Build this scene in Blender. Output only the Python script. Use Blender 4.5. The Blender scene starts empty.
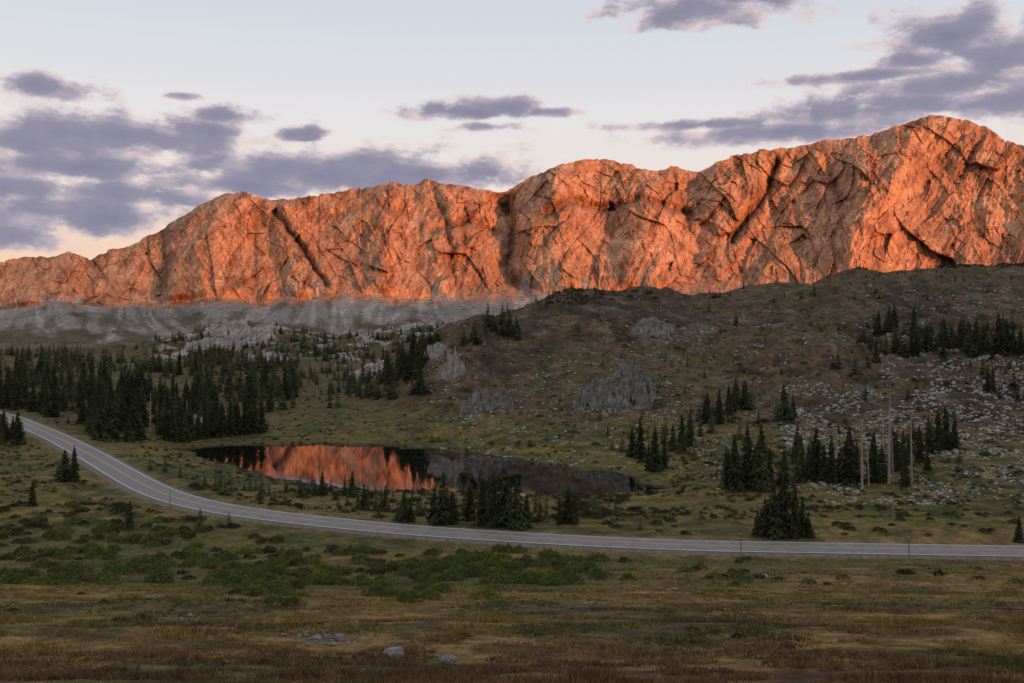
import bpy, math, random
import numpy as np
rng=np.random.default_rng(7); random.seed(7)
F=995.0; HY=322.0
scene=bpy.context.scene
COL=scene.collection
# ------------------------------------------------------------------ helpers
def link(o): COL.objects.link(o); return o
def mesh_np(name,V,Fc,smooth=True,cols=None,mats=None,matidx=None):
    V=np.asarray(V,dtype=np.float32); Fc=np.asarray(Fc,dtype=np.int32)
    me=bpy.data.meshes.new(name)
    me.vertices.add(len(V)); me.vertices.foreach_set('co',V.ravel())
    n,k=Fc.shape
    me.loops.add(n*k); me.loops.foreach_set('vertex_index',Fc.ravel())
    me.polygons.add(n); me.polygons.foreach_set('loop_start',np.arange(0,n*k,k,dtype=np.int32))
    me.polygons.foreach_set('loop_total',np.full(n,k,dtype=np.int32))
    me.polygons.foreach_set('use_smooth',np.full(n,smooth,dtype=bool))
    if mats:
        for m in mats: me.materials.append(m)
    if matidx is not None: me.polygons.foreach_set('material_index',np.asarray(matidx,dtype=np.int32))
    me.update(calc_edges=True)
    if cols is not None:
        a=me.color_attributes.new('Col','FLOAT_COLOR','POINT')
        c=np.ones((len(V),4),dtype=np.float32); c[:,:3]=cols
        a.data.foreach_set('color',c.ravel())
    me.validate()
    return me
def obj(name,me,**k):
    o=bpy.data.objects.new(name,me); link(o)
    for a,b in k.items(): o[a]=b
    return o
def _h(ix,iy,s):
    h=(ix*374761393+iy*668265263+s*974634777)&0xffffffff
    h=((h^(h>>13))*1274126177)&0xffffffff
    h=((h^(h>>16))*2246822519)&0xffffffff
    return (h^(h>>15))
def hf(ix,iy,s): return _h(ix,iy,s)/4294967296.0
def gn(x,y,s=0):
    ix=np.floor(x).astype(np.int64); iy=np.floor(y).astype(np.int64)
    fx=x-ix; fy=y-iy
    u=fx*fx*fx*(fx*(fx*6-15)+10); v=fy*fy*fy*(fy*(fy*6-15)+10)
    def g(a,b,dx,dy):
        t=_h(a,b,s)*(2*math.pi/4294967296.0)
        return np.cos(t)*dx+np.sin(t)*dy
    a=g(ix,iy,fx,fy); b=g(ix+1,iy,fx-1,fy); c=g(ix,iy+1,fx,fy-1); d=g(ix+1,iy+1,fx-1,fy-1)
    return ((a+(b-a)*u)+((c+(d-c)*u)-(a+(b-a)*u))*v)*1.45
def fbm(x,y,o=4,s=0,g=0.5):
    r=0;a=1;t=0
    for i in range(o):
        r=r+a*gn(x*2**i+i*17.3,y*2**i-i*9.1,s+i*31); t+=a; a*=g
    return r/t
def ridg(x,y,s=0): return 1-2*np.abs(gn(x,y,s))
def facet(x,y,s=0,tilt=1.0,hh=0.5):
    ix=np.floor(x).astype(np.int64); iy=np.floor(y).astype(np.int64)
    best=np.full(np.shape(x),1e9); val=np.zeros(np.shape(x))
    for i in (-1,0,1):
        for j in (-1,0,1):
            a=ix+i;b=iy+j
            dx=x-(a+hf(a,b,s)); dy=y-(b+hf(a,b,s+1)); d=dx*dx+dy*dy
            v=(hf(a,b,s+2)-0.5)*hh+((hf(a,b,s+3)-0.5)*dx+(hf(a,b,s+4)-0.5)*dy)*2*tilt
            m=d<best; best=np.where(m,d,best); val=np.where(m,v,val)
    return val
def arete(x,y,s=0):
    ix=np.floor(x).astype(np.int64); iy=np.floor(y).astype(np.int64)
    best=np.full(np.shape(x),1e9)
    for i in (-1,0,1):
        for j in (-1,0,1):
            a=ix+i;b=iy+j
            dx=x-(a+hf(a,b,s)); dy=y-(b+hf(a,b,s+1)); d=np.sqrt(dx*dx+dy*dy)+0.35*hf(a,b,s+2)
            best=np.minimum(best,d)
    return best-0.55
def ss(a,b,x):
    t=np.clip((x-a)/(b-a),0,1); return t*t*(3-2*t)
def mixc(a,b,w): return a*(1-w[...,None])+np.asarray(b)*w[...,None]
# ------------------------------------------------------------------ node helpers
def newmat(name):
    m=bpy.data.materials.new(name); m.use_nodes=True
    nt=m.node_tree; b=nt.nodes['Principled BSDF']; return m,nt,b
def N(nt,t,**k):
    n=nt.nodes.new(t)
    for a,b in k.items(): setattr(n,a,b)
    return n
def noise(nt,scale,detail=5,rough=0.6,vec=None,dist=0):
    n=N(nt,'ShaderNodeTexNoise'); n.inputs['Scale'].default_value=scale
    n.inputs['Detail'].default_value=detail; n.inputs['Roughness'].default_value=rough
    n.inputs['Distortion'].default_value=dist
    if vec is not None: nt.links.new(vec,n.inputs['Vector'])
    return n
def ramp(nt,src,stops):
    r=N(nt,'ShaderNodeValToRGB'); nt.links.new(src,r.inputs['Fac'])
    e=r.color_ramp.elements
    while len(e)<len(stops): e.new(0.5)
    for i,(p,c) in enumerate(stops):
        e[i].position=p; e[i].color=(c[0],c[1],c[2],1) if not isinstance(c,(int,float)) else (c,c,c,1)
    return r
def mul(nt,a,b,fac=1.0,mode='MULTIPLY'):
    m=N(nt,'ShaderNodeMix',data_type='RGBA',blend_type=mode); m.inputs['Factor'].default_value=fac
    nt.links.new(a,m.inputs['A']); nt.links.new(b,m.inputs['B']); return m.outputs['Result']
def setspec(b,v):
    b.inputs['Specular IOR Level'].default_value=v
def attr_mat(name,sc,bump=0.3,bdist=0.3,lo=0.55,hi=1.45,rough=0.95,stretch=None,det=4):
    m,nt,b=newmat(name)
    at=N(nt,'ShaderNodeAttribute',attribute_name='Col')
    tc=N(nt,'ShaderNodeTexCoord'); vec=tc.outputs['Object']
    if stretch:
        mp=N(nt,'ShaderNodeMapping'); mp.inputs['Scale'].default_value=stretch
        nt.links.new(vec,mp.inputs['Vector']); vec=mp.outputs['Vector']
    cur=at.outputs['Color']; hs=None
    for s in sc:
        n=noise(nt,s,det,0.65,vec)
        r=ramp(nt,n.outputs['Fac'],[(0.32,lo),(0.68,hi)])
        cur=mul(nt,cur,r.outputs['Color'])
        hs=n
    nt.links.new(cur,b.inputs['Base Color'])
    if bump>0:
        bp=N(nt,'ShaderNodeBump'); bp.inputs['Strength'].default_value=bump; bp.inputs['Distance'].default_value=bdist
        nt.links.new(hs.outputs['Fac'],bp.inputs['Height']); nt.links.new(bp.outputs['Normal'],b.inputs['Normal'])
    b.inputs['Roughness'].default_value=rough; setspec(b,0.15)
    return m
M_ground=attr_mat('ground_grass',[0.22,1.1,5.0],0.6,0.25,0.52,1.44)
M_mount=attr_mat('mountain_rock',[0.02,0.16],0.9,4.0,0.70,1.26,stretch=(1,1,0.45),det=7)
def leaf_mat(name,c1,c2,sc=3.0):
    m,nt,b=newmat(name)
    tc=N(nt,'ShaderNodeTexCoord'); n=noise(nt,sc,4,0.7,tc.outputs['Object'])
    r=ramp(nt,n.outputs['Fac'],[(0.35,c1),(0.65,c2)])
    oi=N(nt,'ShaderNodeObjectInfo'); rr=ramp(nt,oi.outputs['Random'],[(0,0.6),(1,1.0)])
    c=mul(nt,r.outputs['Color'],rr.outputs['Color'])
    nt.links.new(c,b.inputs['Base Color']); b.inputs['Roughness'].default_value=0.8; setspec(b,0.1)
    return m
M_needle=leaf_mat('spruce_needles',(0.024,0.034,0.016),(0.095,0.105,0.042),9)
M_needle_far=leaf_mat('far_needles',(0.026,0.034,0.017),(0.12,0.118,0.052),0.25)
M_willow=leaf_mat('willow_leaves',(0.07,0.098,0.024),(0.24,0.27,0.075),4)
M_scrub=leaf_mat('scrub_leaves',(0.032,0.034,0.015),(0.105,0.092,0.038),0.4)
M_grassblade=attr_mat('grass_blades',[0.3,2.0],0.0,0.1,0.5,1.4)
def rock_mat(name,c1,c2,sc=2.0,grass=False):
    m,nt,b=newmat(name)
    tc=N(nt,'ShaderNodeTexCoord'); n=noise(nt,sc,8,0.7,tc.outputs['Object'])
    r=ramp(nt,n.outputs['Fac'],[(0.3,c1),(0.62,c2)])
    n2=noise(nt,sc*5,4,0.6,tc.outputs['Object']); r2=ramp(nt,n2.outputs['Fac'],[(0.35,0.35),(0.55,1.0)])
    cur=mul(nt,r.outputs['Color'],r2.outputs['Color'])
    if grass:
        ge=N(nt,'ShaderNodeNewGeometry'); sp=N(nt,'ShaderNodeSeparateXYZ'); nt.links.new(ge.outputs['Normal'],sp.inputs[0])
        ad=N(nt,'ShaderNodeMath',operation='MULTIPLY_ADD'); nt.links.new(n.outputs['Fac'],ad.inputs[0]); ad.inputs[1].default_value=0.9; nt.links.new(sp.outputs[2],ad.inputs[2])
        mr=N(nt,'ShaderNodeMapRange'); nt.links.new(ad.outputs[0],mr.inputs[0]); mr.inputs[1].default_value=1.25; mr.inputs[2].default_value=1.42
        mx=N(nt,'ShaderNodeMix',data_type='RGBA'); nt.links.new(mr.outputs[0],mx.inputs['Factor']); nt.links.new(cur,mx.inputs['A']); mx.inputs['B'].default_value=(0.085,0.07,0.034,1); cur=mx.outputs['Result']
    nt.links.new(cur,b.inputs['Base Color'])
    bp=N(nt,'ShaderNodeBump'); bp.inputs['Strength'].default_value=0.9; bp.inputs['Distance'].default_value=0.4
    nt.links.new(n.outputs['Fac'],bp.inputs['Height']); nt.links.new(bp.outputs['Normal'],b.inputs['Normal'])
    b.inputs['Roughness'].default_value=0.9; setspec(b,0.2); return m
M_rock=rock_mat('pale_rock',(0.24,0.22,0.20),(0.62,0.58,0.53))
M_rockp=rock_mat('pale_crag',(0.24,0.215,0.185),(0.60,0.54,0.47),0.6,True)
M_rockg=rock_mat('grey_rock',(0.09,0.08,0.07),(0.38,0.35,0.32),0.45,True)
M_rockk=rock_mat('knoll_rock',(0.24,0.215,0.19),(0.62,0.56,0.49),0.15,True)
def plain(name,c,rough=0.9,v=0.25,sc=6):
    m,nt,b=newmat(name)
    tc=N(nt,'ShaderNodeTexCoord'); n=noise(nt,sc,5,0.6,tc.outputs['Object'])
    r=ramp(nt,n.outputs['Fac'],[(0.3,tuple(x*(1-v) for x in c)),(0.7,tuple(x*(1+v) for x in c))])
    nt.links.new(r.outputs['Color'],b.inputs['Base Color']); b.inputs['Roughness'].default_value=rough; setspec(b,0.3); return m
M_bark=plain('bark',(0.10,0.075,0.055)); M_dead=plain('dead_wood',(0.36,0.30,0.25))
M_asphalt=plain('worn_asphalt',(0.20,0.193,0.195),0.7,0.22,0.6)
M_gravel=plain('gravel_shoulder',(0.18,0.145,0.10),0.9,0.4,1.5)
M_yellow=plain('yellow_paint',(0.70,0.36,0.03),0.6,0.1,3); M_white=plain('white_paint',(0.8,0.8,0.78),0.6,0.1,3)
M_pole=plain('weathered_pole',(0.12,0.09,0.07)); M_refl=plain('reflector_band',(0.3,0.28,0.26),0.4)
# ------------------------------------------------------------------ road path (world metres)
road_px=[(1500,556,-32),(1250,553.5,-32),(1024,551,-32),(900,549,-32),(780,547,-32),(700,545.5,-32),(600,541.5,-32),(500,536,-32),(400,529,-32),(300,519,-32),
(225,509,-32),(180,499,-32),(150,488,-31.9),(122,473,-31.7),(98,459,-31.5),(76,447,-31.3),(52,435,-31.1),(28,425,-31),(5,416,-31),(-40,406,-31),(-120,396,-31)]
RP=np.array([((px-512)/F*(F*-z/(py-HY)),F*-z/(py-HY),z) for px,py,z in road_px])
def catmull(P,n=14):
    out=[]
    for i in range(len(P)-1):
        p0=P[max(i-1,0)];p1=P[i];p2=P[i+1];p3=P[min(i+2,len(P)-1)]
        for t in np.linspace(0,1,n,endpoint=False):
            out.append(0.5*((2*p1)+(-p0+p2)*t+(2*p0-5*p1+4*p2-p3)*t*t+(-p0+3*p1-3*p2+p3)*t**3))
    out.append(P[-1]); return np.array(out)
RC=catmull(RP)
for _ in range(20): RC[1:-1]=0.25*RC[:-2]+0.5*RC[1:-1]+0.25*RC[2:]
def seg_dist(x,y,P,closed=False):
    best=np.full(x.shape,1e9); bz=np.zeros(x.shape)
    n=len(P); rngI=range(n if closed else n-1)
    for i in rngI:
        a=P[i]; b=P[(i+1)%n]; d=b-a; L=d[0]**2+d[1]**2+1e-9
        t=np.clip(((x-a[0])*d[0]+(y-a[1])*d[1])/L,0,1)
        q=(x-a[0]-t*d[0])**2+(y-a[1]-t*d[1])**2
        m=q<best; best=np.where(m,q,best); bz=np.where(m,a[2]+t*d[2],bz)
    return np.sqrt(best),bz
WZ=-35.0
pond_px=[(188,449),(230,446),(300,445),(370,446),(430,449),(480,455),(530,462),(580,470),(625,478),(655,487),(640,493),(590,496),(540,496),(500,493),(460,492),(430,491),(400,490),(370,489),(330,488),(300,483),(270,477),(235,467),(205,458)]
PP=np.array([((px-512)/F*(F*35/(py-HY)),F*35/(py-HY),WZ) for px,py in pond_px])
def inside(x,y,P):
    r=np.zeros(x.shape,bool); n=len(P)
    for i in range(n):
        a=P[i];b=P[(i+1)%n]
        c=((a[1]>y)!=(b[1]>y))&(x<(b[0]-a[0])*(y-a[1])/(b[1]-a[1]+1e-12)+a[0]); r^=c
    return r
# ------------------------------------------------------------------ ground heights
FG=[(1.2,-1.9),(10,-4.8),(25,-9.1),(45,-13.8),(70,-19.5),(100,-25.5),(125,-30),(140,-32)]
def p(py,d): return (d,-(py-HY)/F*d)
cols={
-500:[(170,-32),(300,-30),(500,-26),(900,-28),(1500,-33)],
0:[(200,-32.2),(250,-31.8),(305,-31.4),(400,-31),(600,-32),(900,-28),(1400,-32)],
150:[(190,-32.3),(250,-34),(300,-34),(600,-32),(900,-27),(1000,-25),(1400,-33)],
180:[(190,-32.3),(250,-34),(300,-34),(600,-32),(860,-26),(950,-14),(1020,-10),(1120,-22),(1400,-33)],
220:[(170,-32.6),(210,-34.4),(285,-34.6),(320,-34),(600,-33),(820,-29),(880,-14),(940,-5),(1000,-1),(1120,-18),(1400,-33)],
265:[(165,-32.6),(210,-34.4),(285,-34.6),(320,-34),(600,-33),(810,-27),(880,-11),(940,-1),(1010,2),(1120,-15),(1400,-30)],
320:[(160,-32.6),(210,-34.4),(290,-34.6),(330,-33),(500,-31),(800,-26),(900,-20),(1000,-13),(1150,-20),(1400,-30)],
380:[(155,-32.6),(205,-34.4),(283,-34.7),(300,-34),p(410,350),p(383,430),p(368,600),p(352,800),p(332,1050),(1200,-15),(1500,-25)],
430:[(152,-32.6),(203,-34.4),(280,-34.7),p(420,310),p(378,360),p(342,410),p(346,500),p(344,700),p(325,1000),(1300,-5),(1500,-20)],
470:[(150,-32.6),(200,-34.4),(265,-34.7),p(437,285),p(400,320),p(362,365),p(328,410),p(318,440),(520,-8),(700,-12),(1000,0),(1500,-20)],
520:[(148,-32.5),(200,-34.4),(250,-34.7),p(440,270),p(400,320),p(350,385),p(316,430),p(302,460),(540,-2),(800,-5),(1500,-20)],
570:[(146,-32.5),(195,-34.2),(247,-34.7),p(436,275),p(400,320),p(353,385),p(310,440),p(288,472),(540,8),(800,-5),(1500,-20)],
640:[(144,-32.4),(190,-33.8),(235,-34.7),(250,-34.2),p(440,275),p(403,315),p(370,350),p(350,390),p(318,440),p(290,485),(550,8),(800,0),(1500,-20)],
720:[(142,-32.3),(185,-33),(225,-32.5),p(430,270),p(395,320),p(348,380),p(315,450),p(284,500),(580,15),(900,5),(1500,-20)],
800:[(185,-33),p(455,230),p(400,300),p(347,378),p(308,450),p(271,530),(600,20),(900,10),(1500,-20)],
900:[(165,-32.5),p(490,190),p(450,235),p(400,300),p(350,390),p(303,490),p(266,580),(680,25),(1000,10),(1500,-20)],
1024:[(160,-32.3),p(492,185),p(450,230),p(400,300),p(350,390),p(295,490),p(256,600),(700,36),(1000,20),(1500,-10)],
1500:[(160,-31),(230,-28),(300,-20),(490,15),(650,50),(1000,40),(1500,0)]}
radii=np.concatenate([np.geomspace(1.2,18,36,endpoint=False),np.geomspace(18,720,640,endpoint=False),np.geomspace(720,1250,130,endpoint=False),np.geomspace(1250,9000,50)])
azf=np.radians(np.linspace(-38,38,920)); azb=np.radians(np.arange(40,322,2.0))
az=np.concatenate([azf,azb])
lr=np.log(radii)
ctrl=[]
def prof(lst,a,addfg=True):
    L=(FG if addfg else [])+lst+[(9000,-30)]
    c=math.cos(a) if addfg else 1
    d=np.array([q[0] for q in L]); z=np.array([q[1] for q in L])
    return np.interp(lr,np.log(d/c),z)
for px,l in cols.items():
    a=math.atan((px-512)/F); ctrl.append((a,prof(l,a)))
side=[(1.2,-1.9),(10,-3),(60,-9),(140,-16),(300,-20),(700,10),(1500,20)]
back=[(1.2,-1.9),(30,-1.5),(200,5),(600,20),(1500,30)]
ctrl.append((math.radians(85),prof(side,0,False))); ctrl.append((math.radians(130),prof(back,0,False)))
ctrl.append((math.radians(235),prof(back,0,False))); ctrl.append((math.radians(278),prof(side,0,False)))
a0,z0=ctrl[0]; ctrl.append((a0+2*math.pi,z0))
ctrl.sort(key=lambda t:t[0]); ca=np.array([c[0] for c in ctrl]); cz=np.array([c[1] for c in ctrl])
idx=np.clip(np.searchsorted(ca,az)-1,0,len(ca)-2); w=(az-ca[idx])/(ca[idx+1]-ca[idx]); w=np.clip(w,0,1)
Z=cz[idx]*(1-w)[:,None]+cz[idx+1]*w[:,None]
def blur(A,sig,ax):
    k=int(3*sig); g=np.exp(-0.5*(np.arange(-k,k+1)/sig)**2); g/=g.sum()
    pad=[(0,0),(0,0)]; pad[ax]=(k,k); B=np.pad(A,pad,mode='edge'); out=0
    for i,gg in enumerate(g):
        sl=[slice(None),slice(None)]; sl[ax]=slice(i,i+A.shape[ax]); out=out+gg*B[tuple(sl)]
    return out
Z=blur(Z,5,1); Zf=blur(Z[:920],14,0); Z[:920]=Zf
AZ,RR=np.meshgrid(az,radii,indexing='ij')
X=RR*np.sin(AZ); Y=RR*np.cos(AZ)
hillw=ss(-33,-22,Z)*ss(180,300,RR)
Z=Z+fbm(X/70,Y/70,5,3)*(0.35+4.0*hillw)*ss(8,80,RR)+fbm(X/9,Y/9,3,5)*(0.28+0.9*hillw)*ss(5,60,RR)
wx=X+fbm(X/50,Y/50,3,8)*25; wy=Y+fbm(X/50,Y/50,3,18)*25
Z=Z+hillw*(np.clip(ridg(wx/75,wy/130,9)-0.2,0,1)*-6.0+ np.clip(fbm(wx/42,wy/28,3,14),0,1)*9+np.clip(fbm(wx/16,wy/11,3,17)-0.1,0,1)*3.2)
kn=ss(760,850,RR)*(1-ss(1080,1200,RR))*ss(120,175,512+F*X/np.maximum(Y,1))*(1-ss(430,500,512+F*X/np.maximum(Y,1)))
Z=Z+kn*(fbm(X/40,Y/40,4,12)*8+facet(X/24,Y/24,15,0.8,0.3)*3.5)
m=(RR>120)&(RR<480)&(AZ<math.radians(40))
xm,ym,zm=X[m],Y[m],Z[m]
ins=inside(xm,ym,PP); dp,_=seg_dist(xm,ym,PP,True)
sd=np.where(ins,-dp,dp)+fbm(xm/10,ym/14,4,21,0.6)*7.0
zo=np.minimum(zm,WZ+0.12+0.07*np.maximum(sd,0)+0.006*np.maximum(sd,0)**2); zo=np.maximum(zo,WZ+0.08)
zi=WZ-np.minimum(1.5,0.12*np.maximum(-sd,0))-0.02
zm=np.where(sd<0,zi,zo)
dr,rz=seg_dist(xm,ym,RC)
wr=1-ss(6.0,16,dr); zm=zm*(1-wr)+(rz-0.32)*wr
Z[m]=zm
SDP=np.full(Z.shape,99.0); SDP[m]=sd; DR=np.full(Z.shape,99.0); DR[m]=dr
def H(x,y):
    a=np.arctan2(x,y); a=np.where(a<az[0],a+2*math.pi,a); r=np.hypot(x,y)
    i=np.clip(np.searchsorted(az,a)-1,0,len(az)-2); j=np.clip(np.searchsorted(radii,r)-1,0,len(radii)-2)
    u=np.clip((a-az[i])/(az[i+1]-az[i]),0,1); v=np.clip((r-radii[j])/(radii[j+1]-radii[j]),0,1)
    return (Z[i,j]*(1-u)+Z[i+1,j]*u)*(1-v)+(Z[i,j+1]*(1-u)+Z[i+1,j+1]*u)*v
def H1(x,y): return float(H(np.array([x]),np.array([y]))[0])
DD=np.geomspace(14,1900,1400)
def cast(px,py,dmin=14):
    u=(px-512)/F; s=-(py-HY)/F
    d=DD[DD>=dmin]; h=H(u*d,d)-s*d
    if not (h>0).any(): return None
    k=np.argmax(h>0)
    if k>0:
        t=h[k-1]/(h[k-1]-h[k]); dd=d[k-1]+(d[k]-d[k-1])*t
    else: dd=d[0]
    return (u*dd,dd)
OUT=[(604,403,46,24,'large fractured grey rock outcrop on the hillside','g',3),(632,402,40,32,'broken grey crag beside the larger outcrop','g',23),(588,406,24,16,'small grey broken rock ledge on the hillside','g',24),
(453,378,20,24,'pale cream rock face on the hill slope','p',4),(480,410,34,18,'low grey rock outcrop above the pond','g',5),(502,405,18,15,'small grey crag beside a low outcrop','g',25),
(432,358,24,11,'pale angular rock outcrop on hill shoulder','p',6),(655,334,36,9,'dark weathered rock outcrop on the hillside','g',7),(188,426,28,12,'pale rock outcrop at the forest edge','p',8),
(240,346,60,13,'broad pale rock slabs on forested knoll','k',10),(268,362,46,9,'pale rock slabs below the knoll','k',11),(200,352,40,9,'pale broken rock slabs among spruce trees','k',12),
(225,334,44,9,'pale rounded rock crest of the knoll','k',15),(372,372,40,8,'pale grey slabs on wooded slope','k',13),(345,358,26,6,'small pale rock ledge on wooded slope','k',14),(700,330,16,6,'small grey rock ledge in brown grass','g',31),(865,392,18,7,'small grey ledge among pale stones','g',34)]
# ---- ground colours (world-space zones)
PX=np.where(Y>1,512+F*X/np.maximum(Y,1),5000*np.sign(X))
n1=fbm(X/14,Y/14,4,41); n2=fbm(X/40,Y/40,4,43); n3=fbm(X/5,Y/5,3,47); n4=fbm(X/120,Y/120,3,49); n5=fbm(X/1.6,Y/1.6,3,51)
C=np.zeros(Z.shape+(3,))
C[:]=(0.22,0.138,0.048)
C=mixc(C,(0.115,0.095,0.032),ss(-0.1,0.2,n1+0.3*n5))
C=mixc(C,(0.125,0.066,0.036),ss(0.05,0.35,n2+0.35*n3)*(1-ss(40,75,RR)))
C=mixc(C,(0.065,0.042,0.024),0.8*ss(0.0,0.3,n3+0.6*n5)*(1-ss(30,85,RR)))
def blob(cx,cy,rx,ry):
    return ss(1.25,0.75,np.hypot((X-cx)/rx,(Y-cy)/ry)+0.35*n1)
green=np.maximum.reduce([blob(-14,104,30,22),blob(-62,120,34,30),blob(-40,150,50,14),blob(20,122,40,9),blob(75,127,30,7)])
C=mixc(C,(0.085,0.092,0.026),0.8*green)
val=ss(138,160,Y)*(1-ss(250,330,Y)*hillw)
C=mixc(C,(0.145,0.118,0.032),0.8*val*ss(-0.3,0.3,n1+0.4))
C=mixc(C,(0.055,0.06,0.02),0.8*val*ss(-0.03,0.22,n3+n2))
C=mixc(C,(0.115,0.078,0.046),hillw*0.92)
C=mixc(C,(0.105,0.087,0.036),0.85*hillw*ss(-0.05,0.3,n2+0.3*n1)*(1-0.4*ss(-15,5,Z)))
C=mixc(C,(0.066,0.044,0.032),0.85*hillw*ss(0.0,0.3,n4+0.5*n1))
C=mixc(C,(0.042,0.040,0.021),0.75*hillw*ss(0.08,0.33,n3+0.3*n1))
C=mixc(C,(0.20,0.155,0.105),0.55*hillw*ss(0.12,0.38,fbm(X/11,Y/11,4,65)))
lf=ss(560,470,PX)*ss(300,380,RR)*(1-ss(0.1,0.4,hillw)*ss(380,420,PX))
C=mixc(C,(0.10,0.085,0.034),0.7*lf)
C=mixc(C,(0.16,0.135,0.10),ss(1150,1350,RR)*ss(-0.2,0.2,n2))
rockk=kn*ss(0.0,0.16,fbm(X/26,Y/26,4,61)+0.12*ss(-22,0,Z))
C=mixc(C,(0.42,0.375,0.33),0.8*rockk)
for px,py,wp,hp,_,k_,sd_ in OUT:
    c=cast(px,py)
    if c is None: continue
    W=wp*c[1]/F/2; dd=np.hypot((X-c[0])/(W*1.5),(Y-c[1]-W*0.2)/(W*1.4))
    C=mixc(C,(0.22,0.19,0.16),0.7*ss(1.1,0.6,dd+0.5*n3+0.3*n1)*ss(-0.1,0.15,fbm(X/3,Y/3,3,66)+0.1))
C=mixc(C,(0.18,0.14,0.085),0.5*(1-ss(5.0,7,DR)))
C=mixc(C,(0.10,0.082,0.026),0.8*(1-ss(2,9,SDP)))
C=mixc(C,(0.03,0.028,0.014),1-ss(0.2,1.5,SDP))
na,nr=Z.shape
V=np.stack([X,Y,Z],-1).reshape(-1,3); I=np.arange(na*nr).reshape(na,nr)
i0=I; i1=np.roll(I,-1,axis=0)
Q=np.stack([i0[:,:-1],i0[:,1:],i1[:,1:],i1[:,:-1]],-1).reshape(-1,4)
cc=C.reshape(-1,3)
gm=mesh_np('ground',V,Q[:, ::-1],True,cc,[M_ground])
if gm.polygons[1000].normal.z<0:
    bpy.data.meshes.remove(gm); gm=mesh_np('ground',V,Q,True,cc,[M_ground])
obj('ground',gm,kind='structure',label='rolling alpine meadow and brown rocky hillside terrain',category='ground')
# ------------------------------------------------------------------ pond
cen=PP.mean(0); PW=cen+(PP-cen)*np.array([1.10,1.35,1])
wm=bpy.data.meshes.new('pond'); wm.from_pydata([tuple(q) for q in PW],[],[list(range(len(PW)))[::-1]])
wm.update()
if wm.polygons[0].normal.z<0: wm.flip_normals()
m,nt,b=newmat('pond_water')
b.inputs['Base Color'].default_value=(0.005,0.006,0.006,1); b.inputs['Roughness'].default_value=0.03; b.inputs['IOR'].default_value=1.95
tc=N(nt,'ShaderNodeTexCoord'); n=noise(nt,0.8,3,0.5,tc.outputs['Object'])
bp=N(nt,'ShaderNodeBump'); bp.inputs['Strength'].default_value=0.06; bp.inputs['Distance'].default_value=0.02
nt.links.new(n.outputs['Fac'],bp.inputs['Height']); nt.links.new(bp.outputs['Normal'],b.inputs['Normal'])
wm.materials.append(m)
obj('pond',wm,kind='structure',label='still dark alpine pond reflecting the lit mountain',category='pond')
# ------------------------------------------------------------------ road
T=np.gradient(RC[:,:2],axis=0); T/=np.linalg.norm(T,axis=1)[:,None]; NR=np.stack([-T[:,1],T[:,0]],1)
def ribbon(name,offs,dz,mat):
    vs=[];nw=len(offs)
    for k,o in enumerate(offs):
        q=RC.copy(); q[:,:2]+=NR*o; q[:,2]+=dz[k]; vs.append(q)
    V=np.stack(vs,1).reshape(-1,3); n=len(RC); I=np.arange(n*nw).reshape(n,nw)
    Fq=np.stack([I[:-1,:-1],I[1:,:-1],I[1:,1:],I[:-1,1:]],-1).reshape(-1,4)
    me=mesh_np(name,V,Fq,False,None,[mat])
    if me.polygons[0].normal.z<0: me.flip_normals()
    return obj(name,me)
ro=ribbon('road',[-3.5,-2,0,2,3.5],[-0.02,0.02,0.05,0.02,-0.02],M_asphalt); ro['kind']='structure'; ro['label']='two lane paved mountain road curving past the pond'; ro['category']='road'
sh=ribbon('road_shoulder',[-5.0,-4.0,0,4.0,5.0],[-0.5,-0.08,-0.06,-0.08,-0.5],M_gravel); sh['kind']='structure'; sh['label']='tan gravel shoulder along the mountain road'; sh['category']='road shoulder'
for o0,mt,nm in ((-3.1,M_white,'edge_line'),(3.1,M_white,'edge_line'),(-0.17,M_yellow,'centre_line'),(0.17,M_yellow,'centre_line')):
    f=lambda o:(0.05-0.02*abs(o)+0.004)
    r=ribbon(nm,[o0-0.08,o0+0.08],[f(o0-0.08)+0.012,f(o0+0.08)+0.012],mt); r.parent=ro
# ------------------------------------------------------------------ mountain
sk=[(-400,285),(-150,272),(0,261),(20,257),(45,258),(60,254),(75,252),(90,259),(110,250),(130,246),(145,238),(165,228),(185,215),(205,203),(225,194),(240,192),(262,198),(290,200),(330,193),(370,187),(395,182),(415,186),(425,180),(445,184),(470,188),(500,192),(510,188),(530,178),(560,165),(590,158),(615,160),(635,167),(655,171),(670,166),(700,172),(720,160),(760,150),(800,146),(830,140),(870,136),(905,125),(930,115),(960,118),(985,126),(1005,140),(1024,146),(1150,180),(1450,240)]
NC=1900; NRW=400; TAL=90
mpx=np.linspace(-380,1440,NC); u=(mpx-512)/F
spy=np.interp(mpx,[s[0] for s in sk],[s[1] for s in sk])+fbm(mpx/12,mpx*0,4,71)*2.8+facet(mpx/14,mpx*0+0.5,72,0.8,0.5)*2.5
bpyl=np.interp(mpx,[-400,0,60,130,200,270,340,420,500,1400],[306,307,303,307,302,304,296,300,294,294])+fbm(mpx/40,mpx*0+3,3,73)*5
Yc=2120+fbm(mpx/110,mpx*0+9,3,75)*80; Yb=1770+fbm(mpx/90,mpx*0+5,3,76)*40
Zc=(HY-spy)/F*Yc; Zb=(HY-bpyl)/F*Yb
q=np.linspace(0,1,NRW-TAL)[:,None]
Zf=Zb+(Zc-Zb)*q
s=u*2000*np.ones_like(q)
Yf=Yb+(Yc-Yb)*q**0.85
zz=Zf
wsx=s+fbm(s/160,zz/200,2,81)*32
wsz=zz+fbm(s/90,zz/90,2,79)*14
sl=(wsx-wsz*0.4); sr=(wsx+wsz*0.4)
D=-48*(ridg(wsx/330,wsz/1100,92)-0.4)
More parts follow.
